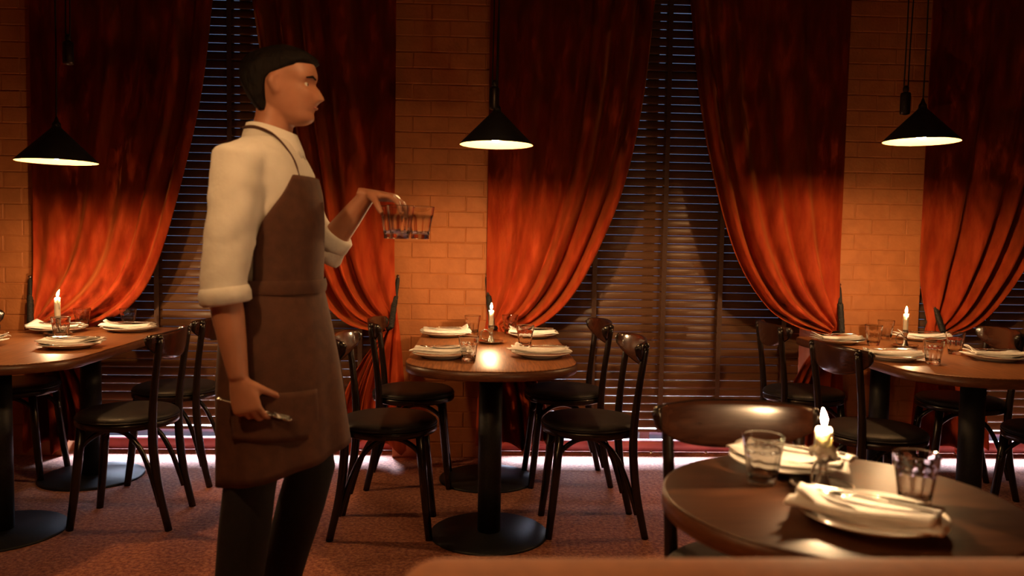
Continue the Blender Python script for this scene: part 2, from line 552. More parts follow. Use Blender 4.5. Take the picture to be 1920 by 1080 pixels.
# ------------------------------------------------------------------ curtains
def curtain(name, xo, inner, ztie, xtie, side, label, seed, nf=7):
    """xo: x of the straight outer edge; inner: (x,z) points of the free edge from the ceiling to the tie; side=+1 when the free edge lies at +x"""
    rnd = random.Random(seed)
    ic = catmull([(x, 0, z) for x, z in inner], 12)
    # resample by arc length
    L_ = [0]
    for a, b_ in zip(ic, ic[1:]): L_.append(L_[-1] + (b_ - a).length)
    def inner_at(t):
        s_ = t * L_[-1]
        for i in range(len(L_) - 1):
            if s_ <= L_[i + 1] + 1e-9:
                f_ = (s_ - L_[i]) / max(1e-9, L_[i + 1] - L_[i])
                p = ic[i].lerp(ic[i + 1], f_); return p.x, p.z
        return ic[-1].x, ic[-1].z
    ztop = inner[0][1]
    ph = [rnd.uniform(0, 2 * pi) for _ in range(6)]
    NU, NV, NT = 150, 84, 34
    tail_w = 0.30
    zb = 0.035
    def fold(u, t):
        uw = u ** 1.7
        w_ = 2 * pi * nf * (uw + 0.018 * sin(2 * pi * 1.7 * u + ph[0]) + 0.012 * sin(2 * pi * 3.1 * u + ph[1]))
        s_ = 0.75 * cos(w_ + ph[2] + 0.5 * sin(3 * t + ph[3])) + 0.25 * cos(0.53 * w_ + ph[4]) + 0.12 * cos(2.1 * w_ + ph[5])
        return s_
    def pt(u, v):
        vv = v * (NV + NT)
        if vv <= NV:
            t = vv / NV
            xi, zi = inner_at(t)
            e_ = t ** 1.15
            zo = ztop + (ztie + 0.045 - ztop) * t
            xo_ = xo + (xtie - 0.03 * side - xo) * max(0, (t - 0.82) / 0.18) ** 2
            # rows sag between the straight edge and the free edge
            x = xo_ + (xi - xo_) * u
            z = zo + (zi - zo) * u ** 1.25
            wid = abs(xi - xo_)
            amp = 0.026 + 0.034 * min(1, max(0, (1.0 - wid) / 0.6)) * (1 - 0.25 * t)
            amp *= (0.45 + 0.75 * u)
            y = 4.315 - amp * fold(u, t)
            # bundle at the tie
            k_ = max(0, (t - 0.86) / 0.14) ** 2
            y = y * (1 - 0.55 * k_) + (4.325) * 0.55 * k_
            return (x, max(y, 4.272), z)
        t = (vv - NV) / NT
        xi, zi = inner_at(1.0)
        # tail hanging below the tie
        z0 = (ztie + 0.045) + (zi - ztie - 0.045) * u ** 1.25
        z1 = zb + 0.10 * abs(sin(2 * pi * (1.3 * u) + ph[0])) * (0.4 + 0.6 * u)
        z = z0 + (z1 - z0) * t
        g = 1 - (1 - t) ** 2.0
        xa0 = xtie - 0.03 * side
        xa = xa0 - side * 0.05 * g
        xb_ = xi + side * (tail_w - 0.05) * g
        x = xa + (xb_ - xa) * u
        amp = 0.028 + 0.030 * g
        y0 = 4.325 + 0.45 * 0.0
        y = y0 - amp * fold(u * 1.0, 1.0 + 0.4 * t) * (0.6 + 0.4 * min(1, t * 4))
        return (x, max(4.276, min(y, 4.382)), z)
    mb = MB().grid(pt, NU, NV + NT)
    ob = mb.build(name, M['velvet'])
    bake(ob, lambda o_: (setattr(o_.modifiers.new('s', 'SOLIDIFY'), 'thickness', 0.0035)))
    ob.data.materials.clear(); ob.data.materials.append(M['velvet'])
    return tag(ob, label, 'curtain', 'red velvet curtains')


ZT = CEIL - 0.003
curtain('velvet_curtain', -2.345, [(-1.36, ZT), (-1.41, 2.44), (-1.47, 1.95), (-1.58, 1.47), (-1.70, 1.07), (-1.83, 0.85), (-2.03, 0.725), (-2.27, 0.70)], 0.74, -2.335, 1,
        'red velvet curtain swept aside behind the candle of the left edge table', 11, 4.4)
curtain('velvet_curtain', -0.455, [(-1.27, ZT), (-1.21, 2.45), (-1.13, 1.95), (-1.03, 1.47), (-0.95, 1.12), (-0.84, 0.88), (-0.70, 0.745), (-0.51, 0.70)], 0.74, -0.465, -1,
        'red velvet curtain hanging just ahead of the walking waiter', 23, 4.4)
curtain('velvet_curtain', 0.04, [(0.96, ZT), (0.91, 2.51), (0.86, 1.98), (0.77, 1.52), (0.63, 1.15), (0.49, 0.90), (0.33, 0.755), (0.16, 0.715)], 0.745, 0.075, 1,
        'red velvet curtain swept aside behind the candle of the middle table', 37, 4.4)
curtain('velvet_curtain', 1.985, [(1.07, ZT), (1.11, 2.51), (1.18, 1.95), (1.28, 1.5), (1.41, 1.12), (1.58, 0.87), (1.75, 0.765), (1.93, 0.72)], 0.755, 1.965, -1,
        'red velvet curtain to the right of the open middle blind', 41, 4.4)
curtain('velvet_curtain', 2.43, [(3.42, ZT), (3.37, 2.51), (3.29, 1.98), (3.16, 1.50), (3.01, 1.13), (2.86, 0.90), (2.73, 0.775), (2.60, 0.725)], 0.75, 2.52, 1,
        'red velvet curtain at the right edge behind the far right table', 53, 4.4)


# ------------------------------------------------------------------ tiebacks
def tieback(xh, zh, xt, zt, side, label):
    t = thing('curtain_tieback', label, 'tieback', (xh, YW, zh), 0, 'black rope curtain tiebacks')
    MB().tube([(0, 0.004, 0), (0, -0.03, 0), (0, -0.045, 0.008)], [0.008, 0.006, 0.009], 10).build('hook', M['steel'], t)
    dx, dz = xt - xh, zt - zh
    p0, p1 = Vector((0, -0.038, 0.004)), Vector((dx * 0.95, -0.115, dz))
    st = [p0.lerp(p1, k / 6 * 0.42) + Vector((0, 0, 0)) for k in range(7)]
    MB().tube(st, [0.006, .011, .012, .012, .012, .012, .012], 10, flat=0.6).build('strap', M['rope'], t)
    rp_ = MB()
    for s_ in range(3):
        pts = []
        for k in range(41):
            u = k / 40
            c = p0.lerp(p1, 0.40 + 0.60 * u)
            ang = 2 * pi * (u * 6 + s_ / 3)
            pts.append(c + Vector((0.009 * cos(ang), 0.009 * sin(ang), 0.002 * cos(ang))))
        rp_.tube(pts, 0.0085, 7)
    rp_.build('rope', M['rope'], t)
    lp = MB()
    pts = []
    for k in range(28):
        a = 2 * pi * k / 28
        pts.append((dx * 0.95 + side * 0.045 * (1 - cos(a)) * 0.6, -0.062 + 0.056 * sin(a + pi * 1.5) * -1 * -1, dz - 0.012 + 0.012 * cos(a)))
    lp.tube(pts, 0.012, 8, close=True)
    lp.build('loop', M['rope'], t)


tieback(-2.385, 0.89 + 0.08, -2.345, 0.74, 1, 'black rope tieback beside the left edge table candle')
tieback(-0.438, 1.0, -0.468, 0.735, -1, 'black rope tieback on the brick wall ahead of the waiter')
tieback(0.042, 1.012, 0.075, 0.745, 1, 'black rope tieback behind the middle table candle')
tieback(1.995, 0.99, 1.985, 0.74, -1, 'black rope tieback hanging along the curtain beside the far chairs')
tieback(2.489, 1.012, 2.555, 0.75, 1, 'black rope tieback behind the far right table candle')


# ------------------------------------------------------------------ pendant lamps
def pendant():
    K = 0.945
    sc = lambda p_: [(a * K, b_ * K) for a, b_ in p_]
    r = thing('pendant_lamp', '', 'lamp', (0, 0, 0), 0, 'black cone pendant lamps')
    out = [(0.164, 0.0), (0.1635, 0.004), (0.022, 0.146), (0.018, 0.152), (0.018, 0.158)]
    MB().lathe(sc(out), 56, cap=False).build('shade', M['shade'], r)
    inn = [(0.1625, 0.0005), (0.161, 0.0035), (0.020, 0.1445), (0.004, 0.1455)]
    MB().lathe(sc(inn), 56, cap=False).build('shade_lining', M['shade_in'], r)
    MB().lathe(sc([(0.0175, 0.15), (0.0175, 0.166), (0.010, 0.176), (0.006, 0.19), (0.0035, 0.196)]), 20).build('cap', M['weight'], r)
    MB().lathe(sc([(0.014, 0.085), (0.015, 0.12), (0.015, 0.146)]), 16).build('socket', M['weight'], r)
    MB().lathe([(0.001, 0.010), (0.014, 0.014), (0.023, 0.024), (0.026, 0.037), (0.023, 0.050), (0.0155, 0.066), (0.013, 0.082)], 20).build('bulb', M['bulb'], r)
    return r


def finish_pendant(r, z, wx, wz):
    """cord up to the ceiling, over a pulley, and a counterweight hanging at (wx, wz) from the lamp axis"""
    top = CEIL - z
    pts = catmull([(0, 0, 0.18), (0.003, 0, 0.5), (0.0, 0, top - 0.02)], 6)
    MB().tube(pts, 0.0032, 8).build('cord', M['cord'], r)
    w = wz - z
    cw = MB().lathe([(0.006, w - 0.012), (0.0195, w - 0.008), (0.021, w), (0.021, w + 0.075), (0.0185, w + 0.082), (0.006, w + 0.086)], 18, (wx, 0.0, 0)).build('counterweight', M['weight'], r)
    lp = MB()
    lp.tube([(wx - 0.007, 0, w + 0.08), (wx - 0.009, 0, w + 0.12), (wx - 0.006, 0, w + 0.35), (wx - 0.004, 0, top - 0.01)], 0.003, 8)
    lp.tube([(wx + 0.007, 0, w + 0.08), (wx + 0.009, 0, w + 0.12), (wx + 0.010, 0, w + 0.26), (wx + 0.030, 0, top - 0.01)], 0.003, 8)
    lp.build('pulley_cord', M['cord'], r)
    MB().lathe([(0.006, w + 0.08), (0.012, w + 0.09), (0.012, w + 0.105), (0.005, w + 0.112)], 12, (wx, 0, 0)).build('clip', M['weight'], cw)
    MB().lathe([(0.05, top - 0.03), (0.055, top - 0.022), (0.055, top - 0.002)], 24, (wx / 2, 0, 0)).build('ceiling_rose', M['shade'], r)


proto = pendant()
spots = [(0.065, 3.4, 1.610, -0.012, 1.767, 'black cone pendant lamp lit above the middle table'),
         (-1.747, 3.4, 1.502, 0.052, 1.91, 'black cone pendant lamp lit above the left edge table, lowest of the three'),
         (1.892, 3.4, 1.663, -0.077, 1.787, 'black cone pendant lamp above the far right table, its cord clear against the wall')]
lamps = []
for i, (x, y, z, wx, wz, lab) in enumerate(spots):
    r = proto if i == 0 else dup(proto, (x, y, z))
    r.location = (x, y, z); r['label'] = lab
    lamps.append((r, z, wx, wz))
extra = [(-0.88, 1.32, 1.90, 'unseen black cone pendant lamp added to light the waiter', 900.0), (0.05, 1.85, 2.12, 'unseen black cone pendant lamp added to brighten the aisle floor', 520.0)]  # unseen pendants added to light the waiter and the floor
for (x, y, z, lab, pw) in extra:
    r = dup(proto, (x, y, z), None, lab)
    for c_ in r.children:
        if c_.name.startswith('bulb'):
            c_.data = c_.data.copy(); c_.data.materials[0] = emit('lit_bulb_dimmed', LAMP_TINT, pw)
    lamps.append((r, z, -0.08, z + 0.3))
for l_ in lamps: finish_pendant(*l_)


# ------------------------------------------------------------------ tables
HT = 0.722


def table_outline(s_=1.0):
    """half width 0.345, length 1.36; bowed round front at -y, square back"""
    hw, L0, L1, dp = 0.345 - s_, -0.685 + s_, 0.625 - s_, 0.26
    pts = []
    n = 30
    for k in range(n + 1):
        a = pi + pi * k / n
        pts.append((hw * cos(a), L0 + dp + dp * sin(a)))
    rc = 0.035
    for k in range(6):
        a = pi / 2 * k / 5
        pts.append((hw - rc + rc * cos(a), L1 - rc + rc * sin(a)))
    for k in range(6):
        a = pi / 2 + pi / 2 * k / 5
        pts.append((-hw + rc + rc * cos(a), L1 - rc + rc * sin(a)))
    return pts


def ring(s_, z): return [(x, y, z) for x, y in table_outline(s_)]


def pedestal(parent, y, r=0.242):
    MB().lathe([(r, 0.0), (r, 0.006), (r - 0.006, 0.010), (0.06, 0.012), (0.05, 0.016)], 56, (0, y, 0)).build('base_disc', M['iron'], parent)
    MB().lathe([(0.0475, 0.012), (0.0475, HT - 0.05)], 32, (0, y, 0)).build('column', M['iron'], parent)
    MB().lathe([(0.0, HT - 0.052), (0.15, HT - 0.052), (0.15, HT - 0.0405), (0.0, HT - 0.0405)], 24, (0, y, 0)).build('mounting_plate', M['iron'], parent)


def long_table():
    t = thing('dining_table', '', 'table', (0, 0, 0), 0, 'long walnut dining tables')
    z0, z1 = HT - 0.040, HT
    MB().loft([ring(0.004, z1 - 0.006), ring(0.0012, z1 - 0.0015), ring(0.005, z1)], True).build('tabletop', M['wood'], t)
    MB().loft([ring(0.004, z0), ring(0.0, z0 + 0.004), ring(0.0, z1 - 0.006), ring(0.003, z1 - 0.0045)], True).build('edge_band', M['wood_edge'], t)
    pedestal(t, -0.395); pedestal(t, 0.365)
    return t


tb0 = long_table()
TABLES = {'C': (0.055, 3.635), 'L': (-1.915, 3.645), 'R': (2.04, 3.58)}
tb0.location = (*TABLES['C'], 0); tb0['label'] = 'long walnut dining table in the middle with four chairs around it'
dup(tb0, (*TABLES['L'], 0), None, 'long walnut dining table cut off by the left edge of the photo')
dup(tb0, (*TABLES['R'], 0), None, 'long walnut dining table farther back at the right under the last pendant')

RT = (0.70, 1.50)
rt = thing('round_table', 'small round dark walnut table nearest the camera with its own candle', 'table', (*RT, 0))
R0 = 0.333
MB().lathe([(R0 - 0.004, HT - 0.006), (R0 - 0.001, HT - 0.002), (R0 - 0.006, HT), (0.001, HT)], 96).build('tabletop', M['wood_round'], rt)
MB().lathe([(0.001, HT - 0.040), (R0 - 0.004, HT - 0.040), (R0, HT - 0.036), (R0, HT - 0.006), (R0 - 0.003, HT - 0.0045)], 96).build('edge_band', M['wood_edge'], rt)
pedestal(rt, 0, 0.2)


# ------------------------------------------------------------------ chairs (face +x)
def make_chair():
    c = thing('dining_chair', '', 'chair', (0, 0, 0), 0, 'bentwood dining chairs')
    # seat ring and cushion
    MB().lathe([(0.165, 0.418), (0.198, 0.418), (0.2025, 0.424), (0.2025, 0.440), (0.198, 0.446), (0.165, 0.446)], 48).build('seat_ring', M['lacquer'], c)
    s_ = MB().lathe([(0.17, 0.440), (0.196, 0.4465), (0.200, 0.453), (0.1985, 0.461), (0.186, 0.470), (0.15, 0.4765), (0.09, 0.480), (0.002, 0.4815)], 48).build('seat', M['leather'], c)
    pp = [(0.2005 * cos(2 * pi * k / 48), 0.2005 * sin(2 * pi * k / 48), 0.4505) for k in range(48)]
    MB().tube(pp, 0.0032, 6, close=True).build('piping', M['leather'], s_)
    for sg in (-1, 1):
        MB().tube([(0.140, 0.118 * sg, 0.425), (0.152, 0.124 * sg, 0.28), (0.168, 0.132 * sg, 0.12), (0.182, 0.140 * sg, 0.0)],
                  [0.0185, 0.018, 0.0165, 0.0145], 14).build('leg', M['lacquer'], c)
        pts = catmull([(-0.215, 0.150 * sg, 0.0), (-0.176, 0.150 * sg, 0.18), (-0.158, 0.152 * sg, 0.33), (-0.156, 0.155 * sg, 0.45),
                       (-0.166, 0.160 * sg, 0.58), (-0.181, 0.164 * sg, 0.70), (-0.194, 0.166 * sg, 0.795)], 4)
        n_ = len(pts)
        MB().tube(pts, [0.0145 + 0.0035 * sin(pi * min(1, k / n_ * 1.5)) for k in range(n_)], 14).build('leg', M['lacquer'], c)
        # bent brace: from the front leg up under the seat and down to the rear leg
        br = catmull([(0.158, 0.118 * sg, 0.315), (0.120, 0.105 * sg, 0.365), (0.055, 0.100 * sg, 0.402), (-0.02, 0.104 * sg, 0.398), (-0.085, 0.118 * sg, 0.345),
                      (-0.128, 0.130 * sg, 0.26), (-0.158, 0.138 * sg, 0.17), (-0.178, 0.143 * sg, 0.10)], 4)
        MB().tube(br, 0.0105, 10).build('brace', M['lacquer'], c)
    # wrapped lens-shaped backrest
    bk = MB()
    rings = []
    n = 40
    for k in range(n + 1):
        u = -1 + 2 * k / n
        q = max(0.0, 1 - abs(u) ** 2.6)
        y = 0.203 * sin(u * 1.18) / sin(1.18)
        x = -0.214 + 0.062 * (1 - cos(u * 1.18)) / (1 - cos(1.18))
        ang = u * 1.18 * 0.52
        endr = sqrt(max(0, 1 - max(0, (abs(u) - 0.94) / 0.06) ** 2))
        ht = (0.036 + 0.086 * max(0.0, 1 - abs(u) ** 2.1) ** 0.85) * (0.25 + 0.75 * endr)
        ztop = 0.818 - 0.010 * u * u - (0.012 * (1 - endr))
        zc = ztop - ht / 2
        th = 0.0080 + 0.006 * max(0, abs(u) - 0.75) / 0.25
        nx, ny = cos(ang), -sin(ang)
        ring_ = []
        for j in range(16):
            a = 2 * pi * j / 16
            ca, sa = cos(a), sin(a)
            e1 = (abs(ca) ** 0.45) * (1 if ca >= 0 else -1)
            e2 = (abs(sa) ** 0.75) * (1 if sa >= 0 else -1)
            tt = th * e1; hh = ht / 2 * e2
            lean = -0.13 * hh
            ring_.append((x + nx * tt + lean, y + ny * tt, zc + hh))
        rings.append(ring_)
    bk.loft(rings, True)
    for q in range(n * 16):
        k_, j_ = divmod(q, 16)
        if k_ < 2 or k_ >= n - 2 or j_ in (3, 4, 11, 12): bk.mi[q] = 1
    bk.mi[-1] = bk.mi[-2] = 1
    bk.build('backrest', [M['back'], M['lacquer']], c)
    for sg in (-1, 1):
        MB().lathe([(0.0145, -0.004), (0.016, 0.002), (0.012, 0.012), (0.004, 0.016)], 14, (-0.194, 0.166 * sg, 0.795)).build('post_cap', M['lacquer'], c)
    return c


ch0 = make_chair()
chairs = [(-0.368, 3.305, 0.0, 'dark bentwood chair on the waiter side of the middle table, its end nearer the camera'),
          (-0.318, 3.96, 0.03, 'dark bentwood chair on the waiter side of the middle table, its end nearer the curtains'),
          (0.474, 3.325, pi + 0.03, 'dark bentwood chair on the blind side of the middle table, its end nearer the camera'),
          (0.44, 4.0, pi + 0.06, 'dark bentwood chair on the blind side of the middle table, its end nearer the curtains'),
          (-1.475, 3.41, pi + 0.03, 'dark bentwood chair at the left edge table, the nearer of two beside the waiter'),
          (-1.495, 4.0, pi - 0.02, 'dark bentwood chair at the left edge table, half hidden behind another chair beside the waiter'),
          (-2.30, 4.04, 0.05, 'dark bentwood chair cut by the left photo edge across the table from the others'),
          (1.635, 3.19, 0.12, 'dark bentwood chair behind the front candle flame, nearer side of the far right table'),
          (1.68, 4.02, -0.02, 'dark bentwood chair under the curtain right of the middle blind'),
          (2.40, 3.85, pi - 0.15, 'dark bentwood chair with its back against the last blind at the far right table'),
          (2.41, 3.19, pi, 'dark bentwood chair cut by the right photo edge with only seat and legs showing'),
          (0.637, 1.765, -pi / 2 - 0.02, 'dark bentwood chair behind the small round table, its wide back facing the camera')]
for i, (x, y, rz, lab) in enumerate(chairs):
    o = ch0 if i == 0 else dup(ch0, (x, y, 0), rz, lab)
    o.location = (x, y, 0); o.rotation_euler = (0, 0, rz); o['label'] = lab


# ------------------------------------------------------------------ bench in front
bn = thing('banquette', 'tan upholstered banquette bench across the bottom edge of the photo', 'bench', (0, 0, 0))


def cushion(name, x0, x1, y0, y1, z0, z1, r, rend):
    b_ = MB(); rings = []
    n = 7
    for k in range(n + 1):
        a = pi / 2 * k / n
        i = r * (1 - sin(a)); z = z1 - r * (1 - cos(a))
        rings.append((i, z))
    rings = rings[::-1]
    def rr(i, z):
        pts = []
        for cx, cy, a0 in ((x1 - rend, y1 - rend, 0), (x0 + rend, y1 - rend, 90), (x0 + rend, y0 + rend, 180), (x1 - rend, y0 + rend, 270)):
            for q in range(9):
                a = radians(a0 + 90 * q / 8)
                rad = max(0.001, rend - i)
                pts.append((cx + rad * cos(a), cy + rad * sin(a), z))
        return pts
    L_ = [rr(0.0, z0)] + [rr(r - (r - i) if False else i, z) for i, z in sorted([(i, z) for i, z in rings], key=lambda q: q[1])]
    b_.loft(L_, True)
    return b_.build(name, M['bench'], bn)


cushion('backrest', -0.085, 2.6, 0.845, 0.955, 0.10, 0.832, 0.028, 0.05)
cushion('seat', -0.085, 2.6, 0.96, 1.36, 0.30, 0.45, 0.035, 0.05)
MB().box(-0.06, 2.58, 0.87, 1.30, 0.0, 0.32, 0.01).build('plinth', M['iron'], bn)


# ------------------------------------------------------------------ tableware prototypes
def glass_proto():
    NF = 10
    H = 0.101
    def rad(z): return 0.0275 + (0.0425 - 0.0275) * (z / H) ** 0.9
    def rf(a, z):
        if z > 0.074 or z < 0.004: return 1.0
        k = min(1, (0.074 - z) / 0.006) * min(1, (z - 0.004) / 0.006)
        q = (a * NF / (2 * pi)) % 1.0
        flat_ = cos(pi / NF) / cos((q - 0.5) * 2 * pi / NF)
        return 1 - k * (1 - flat_ * 0.995) - 0.004 * k
    zs = [0.0, 0.0015, 0.004, 0.010, 0.02, 0.035, 0.05, 0.065, 0.071, 0.0735, 0.0750, 0.0765, 0.085, 0.095, 0.0985, 0.0995]
    prof = [(rad(z) - (0.002 if z == 0 else 0), z) for z in zs] + [(rad(H) - 0.0009, H)]
    inn = [(rad(z) - 0.0032, z) for z in (0.0995, 0.0985, 0.096, 0.085, 0.065, 0.045, 0.028)] + [(0.0265, 0.0185), (0.022, 0.0155), (0.001, 0.0145)]
    b_ = MB()
    n = 60
    rings = []
    for r, z in prof: rings.append([(r * rf(2 * pi * j / n, z) * cos(2 * pi * j / n), r * rf(2 * pi * j / n, z) * sin(2 * pi * j / n), z) for j in range(n)])
    for r, z in inn: rings.append([(r * cos(2 * pi * j / n), r * sin(2 * pi * j / n), z) for j in range(n)])
    b_.loft(rings, True)
    return b_.mesh('tumbler', M['glass'])


def plate_proto():
    pr = [(0.0, 0.0035), (0.072, 0.0035), (0.076, 0.0), (0.080, 0.0), (0.083, 0.004), (0.120, 0.0165), (0.1255, 0.0195), (0.1255, 0.0215), (0.1225, 0.0215), (0.090, 0.0105), (0.080, 0.0075), (0.001, 0.0068)]
    return MB().lathe([(max(r, 0.001), z) for r, z in pr], 56).mesh('dinner_plate', M['china'])


def napkin_proto(seed, L=0.250, W=0.112):
    """napkin folded lengthwise into flat layers over the plate, with a turned-over ridge along one side and one end fanned up"""
    rnd = random.Random(seed)
    b_ = MB()
    p1, p2, p3 = (rnd.uniform(0, 6) for _ in range(3))
    fan = rnd.uniform(0.5, 1.0)
    def lay(u, v, k, l_, w_, oy, rot, ox):
        x, y = (u - 0.5) * l_ + ox, (v - 0.5) * w_ * (1 + 0.22 * fan * (0.45 - u)) + oy
        y += 0.005 * sin(u * 4.2 + p1 + k * 0.8)
        x += 0.007 * sin(v * 4 + p2 + k) + 0.012 * (v - 0.5) * (k - 1)
        rr_ = sqrt(x * x + y * y)
        base = 0.0262 - 0.0085 * max(0, 1 - (rr_ / 0.11) ** 2)
        base -= 0.05 * max(0, rr_ - 0.122)
        z = base + 0.0043 * k + 0.0014 * (sin(u * 8 + p2 + k) * sin(v * 3 + p3) + 1)
        return (x * cos(rot) - y * sin(rot), x * sin(rot) + y * cos(rot), z)
    for k in range(3):
        rot = rnd.uniform(-0.06, 0.06)
        ox = rnd.uniform(-0.008, 0.008)
        l_, w_ = L * (1.0, 0.96, 0.90)[k], W * (1.0, 0.95, 0.86)[k]
        def fn(u, v, k=k, rot=rot, ox=ox, l_=l_, w_=w_):
            x, y, z = lay(u, v, k, l_, w_, 0.0, rot, ox)
            z += 0.027 * fan * max(0, (0.26 - u) / 0.26) ** 1.5 * (k >= 1) * (0.55 + 0.45 * sin(p3 + v * 3.5)) * k / 2
            return (x, y, z)
        b_.slab(fn, 26, 10, 0.0038)
    # rolled ridge along the sitter's side
    def fr(u, v):
        x, y, z = lay(u, 0.10, 3, L * 0.93, W, 0.0, 0.03, 0.0)
        yy = (v - 0.5) * (0.036 + 0.012 * sin(u * 5 + p1))
        return (x + 0.008 * (v - .5), y + yy + 0.006, z - 0.001 + 0.0048 * (1 - (2 * v - 1) ** 2) * (0.8 + 0.3 * sin(u * 7 + p3)) - 0.004 * abs(2 * v - 1))
    b_.slab(fr, 26, 8, 0.0036)
    return b_.mesh('napkin', M['linen'])


def fork_proto():
    b_ = MB()
    hp = catmull([(-0.095, 0, 0.004), (-0.05, 0, 0.0055), (0.0, 0, 0.0065), (0.03, 0, 0.0075), (0.043, 0, 0.006)], 4)
    n_ = len(hp)
    b_.tube(hp, [0.0016 + 0.0002 * 0 for _ in range(n_)], 8, flat=[(4.2 - 2.6 * min(1, k / n_ * 1.35)) if k < n_ * 0.8 else 1.6 + 2.4 * (k / n_ - 0.8) / 0.2 for k in range(n_)])
    b_.tube([(0.040, 0, 0.0062), (0.050, 0, 0.0042), (0.058, 0, 0.0040)], [0.0013] * 3, 8, flat=[4.5, 8.5, 8.5])
    for q in (-1.5, -0.5, 0.5, 1.5):
        b_.tube([(0.055, q * 0.0060, 0.0040), (0.078, q * 0.0060, 0.0050), (0.098, q * 0.0058, 0.0085)], [0.0014, 0.0013, 0.0007], 6, flat=1.5)
    return b_.mesh('fork', M['silver'])


def knife_proto():
    b_ = MB()
    hp = [(-0.105, 0, 0.0045), (-0.085, 0, 0.005), (-0.04, 0, 0.0055), (-0.005, 0, 0.0055), (0.004, 0, 0.0055)]
    b_.tube(hp, [0.0022, 0.0034, 0.0030, 0.0026, 0.0016], 10, flat=[2.0, 2.0, 1.9, 1.7, 1.8])
    rings = []
    for x, w, th in ((0.0, 0.005, 0.0012), (0.012, 0.0085, 0.0011), (0.06, 0.0095, 0.0010), (0.095, 0.0085, 0.0008), (0.112, 0.004, 0.0006), (0.117, 0.001, 0.0004)):
        rings.append([(x, -0.005 + 0.0, 0.0055 - th), (x, -0.005 + w, 0.0055 - th * 0.3), (x, -0.005 + w, 0.0055 + th * 0.3), (x, -0.005, 0.0055 + th)])
    b_.loft(rings, True, smooth=False)
    return b_.mesh('table_knife', M['silver'])


ME_GLASS, ME_PLATE, ME_FORK, ME_KNIFE = glass_proto(), plate_proto(), fork_proto(), knife_proto()
ME_NAPKIN = [napkin_proto(s_) for s_ in (3, 8, 15, 21, 34)]


def setting(px, py, rz, gx, gy, who, idx, flip=False, off=0.0):
    z = HT + 0.0004
    tag(link('dinner_plate', ME_PLATE, None, (px, py, z), (0, 0, rz)), 'white dinner plate ' + who, 'plate', 'dinner plates')
    tag(link('napkin', ME_NAPKIN[idx % 5], None, (px + off * sin(rz), py - off * cos(rz), z), (0, 0, rz + (pi if flip else 0))), 'folded white linen napkin ' + who, 'napkin', 'folded napkins')
    c, s_ = cos(rz), sin(rz)
    for nm, me, oy, cat, dr in (('fork', ME_FORK, 0.006 - off * 0.7, 'fork', pi), ('table_knife', ME_KNIFE, 0.030 - off * 0.7, 'knife', pi)):
        tag(link(nm, me, None, (px - oy * s_ + 0.008 * c, py + oy * c + 0.008 * s_, z + 0.0372), (0, 0.0, rz + dr)), ('silver fork ' if nm == 'fork' else 'silver table knife ') + who, cat,
            'forks on napkins' if nm == 'fork' else 'knives on napkins')
    if gx is not None:
        tag(link('tumbler', ME_GLASS, None, (gx, gy, z), (0, 0, random.uniform(0, 1))), 'faceted clear glass tumbler ' + who, 'glass', 'glass tumblers')


mid, lft, rgt_ = 'of the middle table', 'of the left edge table', 'of the far right table'
setting(-0.150, 3.315, 0.04, -0.038, 3.205, 'at the near left place ' + mid, 0, True)
setting(-0.168, 4.04, 0.0, -0.030, 4.09, 'at the rear left place ' + mid, 1, True)
setting(0.265, 3.36, -0.06, 0.215, 3.65, 'at the near right place ' + mid, 2)
setting(0.275, 4.04, 0.03, 0.165, 4.15, 'at the rear right place ' + mid, 3)
setting(-1.745, 3.475, 0.05, -1.93, 3.765, 'at the near right place ' + lft, 2, True)
setting(-2.08, 4.03, 0.1, -2.045, 4.20, 'at the rear left place ' + lft, 4)
setting(-1.755, 4.095, 0.0, -1.825, 4.232, 'at the rear right place ' + lft, 1)
setting(-2.17, 3.50, 0.0, -2.03, 3.39, 'cut by the photo edge ' + lft, 0, True)
setting(1.812, 3.94, 0.12, 1.95, 3.855, 'at the rear left place ' + rgt_, 3)
setting(1.802, 3.385, -0.10, 1.91, 3.262, 'at the near left place ' + rgt_, 0)
setting(2.33, 4.10, 0.0, 2.15, 4.12, 'at the rear right place ' + rgt_, 2)
setting(2.275, 3.41, -0.05, 2.19, 3.57, 'at the near right place ' + rgt_, 4)
setting(0.70, 1.365, radians(-37), 0.828, 1.452, 'nearest the camera on the small round table', 1, False, 0.022)
setting(0.685, 1.712, radians(-42), 0.584, 1.588, 'at the chair side of the small round table', 2, True)


# ------------------------------------------------------------------ candles
def holder_proto(cup_z, big=False):
    h = thing('candle_holder', '', 'candle holder', (0, 0, 0), 0, 'silver chambersticks')
    k = 1.0
    MB().lathe([(0.001, 0.003), (0.045, 0.002), (0.049, 0.0), (0.051, 0.001), (0.059, 0.009), (0.0615, 0.012), (0.060, 0.0135), (0.055, 0.010), (0.046, 0.006), (0.018, 0.006)], 40).build('dish', M['silver'], h)
    c = cup_z
    st = [(0.019, 0.006), (0.017, 0.012), (0.013, 0.022), (0.009, 0.30 * c + 0.008), (0.0075, 0.45 * c), (0.010, 0.50 * c), (0.0075, 0.55 * c), (0.009, 0.68 * c), (0.013, 0.78 * c), (0.0145, 0.86 * c), (0.0125, 0.93 * c),
          (0.0135, 0.96 * c), (0.021, 0.985 * c), (0.0215, c), (0.0135, c), (0.013, 0.88 * c), (0.001, 0.87 * c)]
    MB().lathe(st, 28).build('stem', M['silver'], h)
    pts = catmull([(-0.009, 0, 0.62 * c), (-0.022, 0, 0.74 * c), (-0.038, 0, 0.72 * c), (-0.049, 0, 0.52 * c), (-0.044, 0, 0.28 * c), (-0.030, 0, 0.18 * c), (-0.016, 0, 0.18 * c)], 5)
    MB().tube(pts, 0.0026, 8).build('handle', M['silver'], h)
    return h


